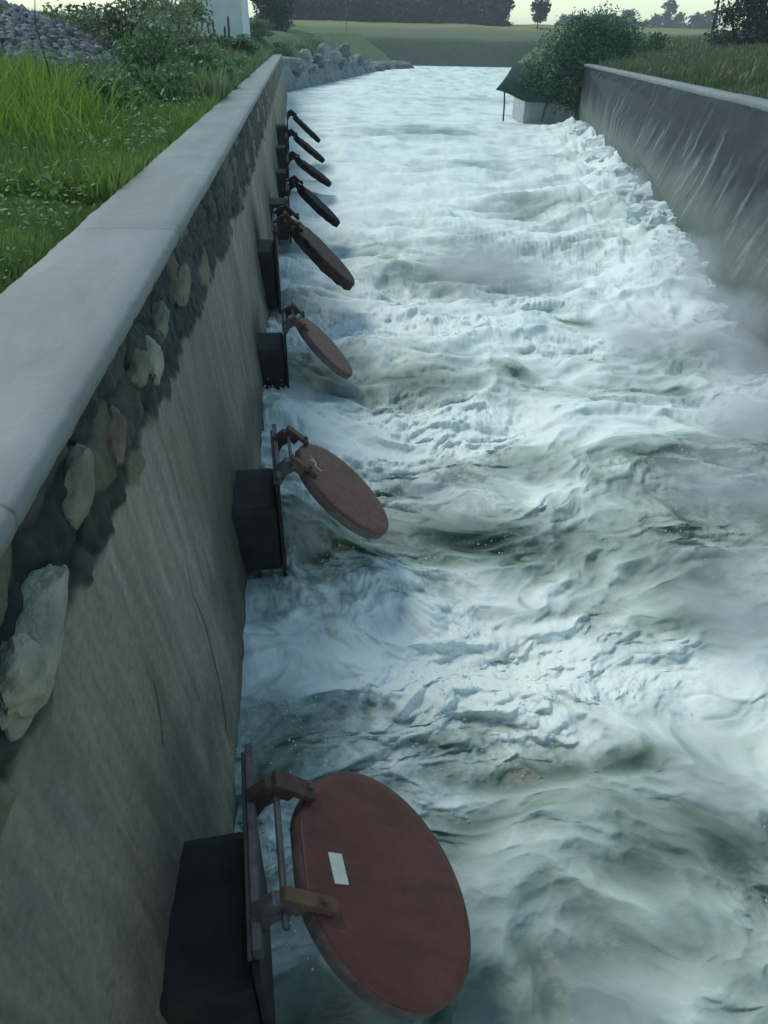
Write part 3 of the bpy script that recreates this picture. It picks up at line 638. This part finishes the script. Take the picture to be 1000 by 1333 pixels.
# low broad leaved weeds between the grass
nw = 15000; yy = 3*(24/3)**RNG.random(nw); sw_ = 9*RNG.random(nw)**1.2*(yy/24)**.6+.08; xx = -1.45-sw_; kk = fbm(xx*.8, yy*.6, 112, 4)+.25*fbm(xx*3, yy*3, 113, 2); kp = (kk > .02) & (np.hypot((xx+7.6)/3, (yy-22)/5) > 1)
xx, yy, kk = xx[kp], yy[kp], kk[kp]; Pw = np.stack([xx, yy, hL(xx, yy)+RNG.uniform(.02, .16, len(xx))*(1+yy*.07)], 1); tw = np.clip(RNG.random(len(xx))*.7+kk, 0, 1)[:, None]
V, T, C = leafquads(Pw, (.010+.0026*yy)*RNG.uniform(.6, 1.4, len(xx)), np.array((.08, .16, .05))*(1-tw)+np.array((.17, .27, .08))*tw, .8)
o = npmesh('weeds', V, T, M_LEAF, None, {'tone': C}, smooth=False); tag(o, 'low broad leaved weeds growing through the grass', 'weeds', kind='stuff')
# grey rubble heap on the bank: loose stones no one would count
hv = []; hf = []; ht = []; nst = 3000
ang = RNG.uniform(0, 6.28, nst); rad = RNG.random(nst)**.5; hx = -7.6+3.3*rad*np.cos(ang); hy = 22+5.*rad*np.sin(ang); hz = hL(hx, hy)
bm0 = bmesh.new(); bmesh.ops.create_icosphere(bm0, subdivisions=1, radius=1); bp = np.array([v.co[:] for v in bm0.verts]); bfc = np.array([[v.index for v in f.verts] for f in bm0.faces]); bm0.free()
for i in range(nst):
    s = RNG.uniform(.03, .13)*RNG.uniform(.7, 1.2, 3); hv.append(bp*(1+RNG.normal(0, .16, (len(bp), 1)))*s+[hx[i], hy[i], hz[i]+.01]); hf.append(bfc+i*len(bp)); g = RNG.uniform(.10, .27); ht.append(np.tile([[g*.95, g, g*1.06]], (len(bp), 1)))
w = NT('rubble'); w.col(w.attr('tone').outputs['Color']); w.rough(.9)
o = npmesh('rubble', np.concatenate(hv), np.concatenate(hf), w.m, None, {'tone': np.concatenate(ht)}, smooth=False); tag(o, 'heap of loose blue grey rubble on the left bank', 'rubble', kind='stuff')

# ------------------------------------------------------------------ buildings and posts, left
bc = onL(290, 30, 62); bw = 5.6
b = empty('building', (bc[0]-1.0, 64, bc[2]-.3), label='plain pale rendered building beyond the left bank with a white pole at its corner', cat='building')
bm = bmesh.new(); add_box(bm, (-2.1, 0, 0), (2.4, 9, 6.5)); bmobj('wall', bm, M_FACADE, b)
bm = bmesh.new(); add_box(bm, (-2.16, -.06, -.2), (2.46, 0, .45)); bmobj('plinth', bm, M_REVET, b)
bm = bmesh.new()
v0 = [bm.verts.new(p) for p in ((-2.4, -.4, 6.5), (2.7, -.4, 6.5), (.15, -.4, 8.1), (-2.4, 9.4, 6.5), (2.7, 9.4, 6.5), (.15, 9.4, 8.1))]
for f in ((0, 1, 2), (5, 4, 3), (0, 2, 5, 3), (1, 4, 5, 2), (0, 3, 4, 1)): bm.faces.new([v0[i] for i in f])
bmobj('roof', bm, M_ROOF, b)
for x in (-1.1, 1.2):
    bm = bmesh.new(); add_box(bm, (x-.45, -.03, 4.3), (x+.45, .02, 5.4)); bmobj('window', bm, M_GLASS, b)
s_c = onL(238, 30, 66)
b = empty('shed', (s_c[0]-.6, 66, s_c[2]-.3), label='low shed with a teal grey roof left of the pale building', cat='shed')
bm = bmesh.new(); add_box(bm, (-2, 0, 0), (1.9, 4, 2.6)); bmobj('wall', bm, M_FACADE, b)
bm = bmesh.new(); add_box(bm, (-2.3, -.4, 2.6), (2.1, 4.4, 2.85)); bmobj('roof', bm, M_ROOF, b)
def pole(px, y, h, r, mat, lab, fn, name='pole', cat='pole'):
    c = fn(px, 40, y); bm = bmesh.new(); add_tube(bm, [(0, 0, -.3), (0, 0, h)], [r, r*.8], 10); add_tube(bm, [(0, 0, 0), (0, 0, .12)], r*1.8, 10); add_tube(bm, [(0, 0, h), (0, 0, h+.05)], r*1.1, 10)
    o = bmobj(name, bm, mat, smooth=True); o.location = c; return tag(o, lab, cat)
pole(319, 55, 7, .11, M_WHITE, 'white pole standing at the right corner of the pale building', onL)
pole(451, 147, 10, .07, M_GREYST, 'thin grey pole on the bank in front of the dark trees', lambda a, b_, y: (at_y(a, 50, y)[0], y, 1.2))
for px, h, lab in [(275, 1.4, 'leftmost grey fence stake beside the building'), (283, 1.5, 'second grey fence stake from the building'), (290, 1.3, 'leaning fence stake among the weeds'), (298, 1.7, 'tallest grey fence stake, nearest the white pole')]:
    c = onL(px, 50, 34+px*.02); bm = bmesh.new(); add_box(bm, (-.05, -.05, -.2), (.05, .05, h)); bmesh.ops.create_cone(bm, segments=4, radius1=.068, radius2=.01, depth=.12, matrix=Matrix.Translation((0, 0, h+.06)) @ Matrix.Rotation(.785, 4, 'Z'))
    o = bmobj('fence_stake', bm, M_WOOD); o.location = c; o.rotation_euler = (random.uniform(-.1, .1), random.uniform(-.14, .14), 0); tag(o, lab, 'stake', 'fence stakes by the building')

# --- revetment beyond the left wall, rocks at its foot
p0 = (-.5, YE+4); p1 = (12.5, 118)
LATE = []
rv = empty('revetment_wall', (0, 0, 0), label='blue grey concrete revetment beyond the end of the left wall', cat='wall')
t = np.linspace(0, 1, 160); zz_ = np.linspace(0, 1, 30); T_, Q_ = np.meshgrid(t, zz_, indexing='ij'); hh_ = 2.9-1.3*T_+.25*fbm(T_*6, T_*0, 4)
RX = p0[0]+(p1[0]-p0[0])*T_-.8*Q_; RY = p0[1]+(p1[1]-p0[1])*T_+.5*Q_+.9*fbm(T_*9, Q_*3, 5)+.5*fbm(T_*26, Q_*6, 6); gridmesh('slope_face', RX, RY, -.5+hh_*Q_, M_REVET, rv)
prof = np.array([(0, 0), (0, .14), (-.9, .16), (-.9, -.3)]); t2 = t
CX = (p0[0]-.8+(p1[0]-p0[0])*t2)[:, None]+prof[None, :, 0]+.04; CY = (p0[1]+.5+(p1[1]-p0[1])*t2)[:, None]+np.zeros((1, 4)); CZ = (-.5+hh_[:, -1])[:, None]+prof[None, :, 1]
gridmesh('coping', CX, CY, CZ, M_CONC, rv)
rs = [(398, 101, .9, 'pale'), (412, 104, .7, 'pale'), (424, 103, .9, 'pale'), (436, 100, .6, 'pale'), (460, 96, 1.2, 'dark'), (473, 94, 1.4, 'dark'), (486, 92, 1.6, 'dark'), (497, 90, 1.7, 'dark'), (508, 89, 1.6, 'dark'), (519, 88.5, 1.5, 'dark'), (527, 88, 1.2, 'dark')]
for k, (px, py, s, kd) in enumerate(rs):
    p = at_z(px, py, .05); s *= p[1]/100
    o = rockmesh('rock', M_PALEROCK if kd == 'pale' else M_ROCK, None, tuple(p), (s, s*.9, s*.55), (0, 0, random.random()*6), 2, .3, 40+k)
    if kd == 'pale': tag(o, 'pale wet rock lying in foam by the far end of the left wall', 'rock', 'pale rocks by the wall end')
    else: tag(o, 'dark low rock of the spit reaching into the far white water', 'rock', 'dark rocks of the spit')
for k, (px, py, s) in enumerate([(388, 92, 1.0), (397, 84, 1.3), (407, 90, 1.1), (415, 78, 1.5), (424, 88, 1.6), (434, 74, 1.7), (441, 84, 1.8), (450, 76, 2.0), (458, 85, 1.8), (466, 79, 2.0), (476, 86, 1.8), (421, 68, 1.6), (447, 66, 1.8), (398, 72, 1.2)]):
    y = p0[1]+(p1[1]-p0[1])*np.clip((px-384)/110, 0, 1)-.6; p = at_y(px, py, y)
    o = rockmesh('rock', M_REVET if k % 3 else M_ROCK, None, tuple(p), (s*.6, s*.5, s*.42), (random.random()*.5, random.random()*.5, random.random()*6), 2, .35, 140+k)
    tag(o, 'grey rock tipped against the revetment beyond the left wall', 'rock', 'grey rocks on the revetment')
# --- foam washed boulders under the right wall
bs = [(770, 180, .8), (757, 196, .7), (785, 215, .8), (797, 240, .75), (800, 266, .7), (778, 250, .55), (806, 292, .6), (792, 300, .5), (838, 303, .55), (858, 318, .45), (845, 330, .5), (872, 338, .42), (893, 372, .4), (905, 395, .36)]
for k, (px, py, s) in enumerate(bs):
    p = at_z(px-2, py, .35); lim = float(xr_top(p[1]))-float(RB(p[1]))*(ZR-.4)-s*.25; p[0] = lim
    o = rockmesh('boulder', M_FOAMROCK, None, (p[0], p[1], .12+.32*(p[1] > 12)), (s*.95, s*1.1, s*.6), (0, 0, random.random()*6), 4, .45, 60+k)
    tag(o, 'whitened boulder washed with foam at the foot of the right wall', 'boulder', 'foam washed boulders under the right wall')

for px, py, y, h, rad, lab in [(345, 50, 72, 1.3, 1.6, 'low scrub on the bank just behind the end of the left wall'), (366, 45, 88, 1.6, 2.2, 'rough scrub above the revetment'), (400, 45, 100, 1.7, 2.6, 'rough scrub above the far half of the revetment'), (335, 45, 90, 1.5, 2.2, 'scrub clump on the slope right of the white pole')]:
    LATE.append((px, py, y, h, rad, lab))
# --- end of the right wall: pale block, dark sheet standing for bush shadows on thin poles, drooping bush
bl = at_z(724, 163, 0.0); bm = bmesh.new()
add_box(bm, (-2.0, 0, -.6), (2.0, 2.4, 1.45)); add_box(bm, (-.15, -.5, -.6), (2.4, -.02, 1.05))
o = bmobj('concrete_block', bm, M_CONC, bevel=.05); o.location = (bl[0], bl[1], 0); tag(o, 'pale concrete abutment block at the far end of the right wall', 'block')
YC_ = bl[1]-1.0
def cp(px, py, dy_=0): return Vector(at_y(px, py, YC_+dy_))
ca = empty('shade_sheet', (cp(690, 120)[0], YC_+1, 0), label='dark green sagging sheet on thin leaning poles, standing for bush shadows over the water', cat='shade_sheet'); org = Vector((cp(690, 120)[0], YC_+1, 0))
A, B_, C_, D_ = cp(645, 117), cp(722, 136), cp(764, 84, .4), cp(669, 82, 2.2)
n = 14; bm = bmesh.new(); gv = []
for i in range(n+1):
    row = []
    for j in range(n+1):
        a, b = i/n, j/n; p = (A*(1-a)+B_*a)*(1-b)+(D_*(1-a)+C_*a)*b
        p = p+Vector((0, -.5*math.sin(b*math.pi)*.6, -.14*math.sin(a*math.pi)*(1-b)+.06*math.sin(a*9)*(1-b)))-org
        row.append(bm.verts.new(p))
    gv.append(row)
for i in range(n):
    for j in range(n): bm.faces.new((gv[i][j], gv[i+1][j], gv[i+1][j+1], gv[i][j+1]))
bmesh.ops.solidify(bm, geom=bm.faces[:], thickness=.04)
bmobj('sheet', bm, M_BUSHSHADE, ca, smooth=True)
for (x0, y0), (x1, y1) in (((657, 112), (655, 158)), ((716, 112), (705, 158)), ((757, 110), (746, 164))):
    bm = bmesh.new(); p = cp(x0, y0, .1)-org; q = cp(x1, y1, -.15)-org; add_tube(bm, [q, (p+q)/2+Vector((.03, 0, 0)), p], [.045, .05, .04], 7); bmobj('pole', bm, M_WOOD, ca, smooth=True)
# drooping bush over it
r = empty('drooping_bush', (cp(765, 90)[0], 43, 2.0), label='large drooping green bush hanging over the end of the right wall', cat='bush'); ro = np.array(r.location)
cl = []
for px, py, rr_, dd in [(770, 45, 1.5, 2), (740, 55, 1.5, 1.5), (800, 50, 1.3, 2), (715, 75, 1.3, 1), (760, 75, 1.5, 1), (725, 95, 1.0, .5), (750, 100, 1.0, .3), (785, 30, 1.2, 2.2), (755, 32, 1.0, 2), (820, 45, 1.2, 2), (700, 88, .8, .6), (742, 112, .8, -.5), (722, 108, .7, -.4), (712, 95, .9, -.2), (755, 118, .7, -.6), (690, 92, .6, .2), (780, 70, 1.0, 1)]:
    p = at_y(px, py, YC_+dd)-ro; cl.append((tuple(p), (rr_, rr_*.9, rr_*.8)))
foliage('foliage', cl, 20000, .09, (.035, .10, .05), (.10, .24, .12), r, drop=.9)
bm = bmesh.new()
for px, py in ((770, 45), (740, 60), (800, 50), (715, 85), (760, 80), (755, 105)):
    p = Vector(at_y(px, py, YC_+1.2)-ro); add_tube(bm, [(.3, .5, -.6), (p*.5)+Vector((0, 0, .5)), p], [.09, .06, .02], 6)
bmobj('stem', bm, M_BARK, r, smooth=True)
for px, py, y, h, rad, lab in LATE: shrub(onL(px, py, y), h, rad, 1500, .16, D0, D2, lab)
for px, py, y, h, rad, nl, lab in [(785, 12, 46, 3.6, 1.2, 900, 'spindly top shoots rising above the drooping bush'), (850, 40, 60, 1.2, 1.8, 900, 'low bush on the right bank skyline'), (962, 40, 58, 3.6, 2.4, 2600, 'dark bush under the tall tree at the right edge'), (992, 40, 56, 3.8, 2.4, 2600, 'dark bush at the right edge, nearest the frame')]:
    shrub(onR(px, py, y), h, rad, nl, .15, *(((.022, .05, .045), (.045, .085, .07)) if px > 900 else (D0, D1)), lab)

shrub(onL(352, 40, 112), 4.2, 3.0, 3200, .32, (.022, .055, .035), (.05, .10, .06), 'dark green thicket at the left end of the far tree belt')
# ------------------------------------------------------------------ far trees
TG0, TG1 = (.012, .022, .024), (.024, .040, .038)
k = 0
for px in list(range(350, 660, 13)):
    if 536 < px < 556: continue
    y = random.uniform(228, 245); h = random.uniform(12, 16)
    tree(onF(px+random.uniform(-4, 4), y), h, random.uniform(4.2, 5.6), 3000, .75, TG0, TG1, 'dense dark tree of the belt along the crest of the far levee', 'dark trees along the far levee', trunk=.03); k += 1
for px in range(356, 650, 16):
    y = random.uniform(219, 226); h = random.uniform(4.0, 5.5)
    shrub(onF(px, y), h, 4.6, 2200, .65, TG0, TG1, 'low dark thicket bush under the trees of the far levee', 'thicket under the far trees')
tree(onL(358, 40, 120), 10, 3.0, 4200, .34, (.018, .045, .03), (.04, .08, .05), 'slim green tree at the left end of the dark belt', trunk=.01)
tree(onF(700, 210), 8.5, 3.2, 1500, .5, (.03, .045, .04), (.05, .07, .06), 'lone rounded tree standing right of the gap of sky', trunk=.15)
for px, y, h, lab in [(972, 62, 10, 'tall dark tree cut by the right edge of the frame'), (1005, 70, 10, 'second dark tree at the right edge, partly out of frame')]:
    tree(onR(px, 40, y), h, 3.2, 5200, .26, (.02, .045, .045), (.04, .08, .07), lab, trunk=.01)
tree(onR(928, 40, 75), 7, .5, 500, .16, (.03, .05, .04), (.05, .07, .055), 'thin sapling left of the tall dark tree', trunk=.4)
for px in range(735, 930, 9):
    y = random.uniform(420, 520); h = random.uniform(9, 14)+(6 if random.random() < .1 else 0)
    tree(onF(px+random.uniform(-3, 3), y), h, random.uniform(5, 8), 420, 1.3, (.04, .06, .05), (.07, .09, .07), 'pale hazy tree of the distant skyline on the right', 'hazy skyline trees', trunk=.1)

# ------------------------------------------------------------------ spray and air
sv = NT('spray_mist'); sv.t.nodes.remove(sv.b); pv = sv.n('ShaderNodeVolumePrincipled'); pv.inputs['Color'].default_value = (.93, .97, 1, 1)
tc = sv.n('ShaderNodeTexCoord'); nn = sv.noise(tc.outputs['Object'], 1.4, 4, .6, .6)
ln = sv.n('ShaderNodeVectorMath', operation='LENGTH'); sv.link(tc.outputs['Object'], ln.inputs[0])
fall = sv.ramp(ln.outputs['Value'], [(.0, (1,)*3), (.95, (0,)*3)], 'EASE')
sv.link(sv.math('MULTIPLY', sv.math('MULTIPLY', sv.ramp(nn, [(.38, (0,)*3), (.68, (1,)*3)]), fall), 5.0), pv.inputs['Density'])
out = [n for n in sv.t.nodes if n.type == 'OUTPUT_MATERIAL'][0]; sv.link(pv.outputs[0], out.inputs['Volume'])
for px, py, sx_, sy_, sz_ in [(640, 345, 1.7, 1.3, .6), (950, 620, 1.0, .9, .55), (970, 780, .8, .7, .45), (940, 1010, .5, .45, .3), (395, 690, .35, .6, .3), (840, 430, 1.0, 1.0, .4), (900, 365, 1.1, 2.2, .9), (830, 262, 1.2, 3.6, .9), (960, 440, 1.1, 1.6, .8), (1000, 540, 1.1, 1.2, .8), (800, 1260, .5, .4, .25), (590, 640, .8, .5, .3)]:
    p = at_z(px, py, .3); bm = bmesh.new(); bmesh.ops.create_icosphere(bm, subdivisions=3, radius=1)
    o = bmobj('spray_mist', bm, sv.m); o.location = p; o.scale = (sx_, sy_, sz_); tag(o, 'soft white spray drifting over the rough water', 'spray', kind='stuff')
hz = NT('haze_air'); hz.t.nodes.remove(hz.b); pv = hz.n('ShaderNodeVolumePrincipled'); pv.inputs['Color'].default_value = (.80, .88, .95, 1); pv.inputs['Density'].default_value = .0006
out = [n for n in hz.t.nodes if n.type == 'OUTPUT_MATERIAL'][0]; hz.link(pv.outputs[0], out.inputs['Volume'])
bm = bmesh.new(); add_box(bm, (-1600, -30, -2.2), (1600, 3100, 40)); o = bmobj('haze', bm, hz.m); tag(o, 'thin blue haze over the whole place', 'haze', kind='stuff')

# ------------------------------------------------------------------ light, camera
EL, AZ = math.radians(52), math.radians(-40)       # sun height; azimuth from +y towards +x
W = bpy.data.worlds.new('World'); SC.world = W; W.use_nodes = True; nt = W.node_tree; bg = nt.nodes['Background']
sk = nt.nodes.new('ShaderNodeTexSky'); sk.sky_type = 'NISHITA'; sk.sun_disc = False; sk.sun_elevation = EL; sk.sun_rotation = AZ; sk.air_density = 1.0; sk.dust_density = .4; sk.ozone_density = 1.2
tn = nt.nodes.new('ShaderNodeMix'); tn.data_type = 'RGBA'; tn.blend_type = 'MULTIPLY'; tn.inputs[0].default_value = 1; tn.inputs[7].default_value = (.98, 1.05, .87, 1)   # tint that grades the colour cast of the sky light
nt.links.new(sk.outputs[0], tn.inputs[6]); nt.links.new(tn.outputs[2], bg.inputs[0]); bg.inputs[1].default_value = .115
ld = bpy.data.lights.new('sun', 'SUN'); ld.energy = 1.15; ld.angle = math.radians(25); ld.color = (.97, 1, .90)
lo = bpy.data.objects.new('sun', ld); COL.objects.link(lo)
d = Vector((math.sin(AZ)*math.cos(EL), math.cos(AZ)*math.cos(EL), math.sin(EL))); lo.rotation_euler = d.to_track_quat('Z', 'Y').to_euler(); lo.location = d*50+Vector((0, 0, 10))
cd = bpy.data.cameras.new('camera'); cd.sensor_fit = 'VERTICAL'; cd.sensor_height = 36; cd.sensor_width = 27; cd.lens = F/1333*36; cd.clip_end = 6000; cd.clip_start = .05
cam = bpy.data.objects.new('camera', cd); COL.objects.link(cam)
Rm = Matrix((M[:, 0], -M[:, 1], -M[:, 2])).transposed(); cam.matrix_world = Matrix.Translation((0, 0, H)) @ Rm.to_4x4()
SC.camera = cam
SC.view_settings.view_transform = 'Standard'; SC.view_settings.look = 'None'; SC.view_settings.exposure = 0.74; SC.view_settings.gamma = 1
SC.render.engine = 'CYCLES'; SC.cycles.max_bounces = 6; SC.cycles.volume_bounces = 1; SC.cycles.use_denoising = True
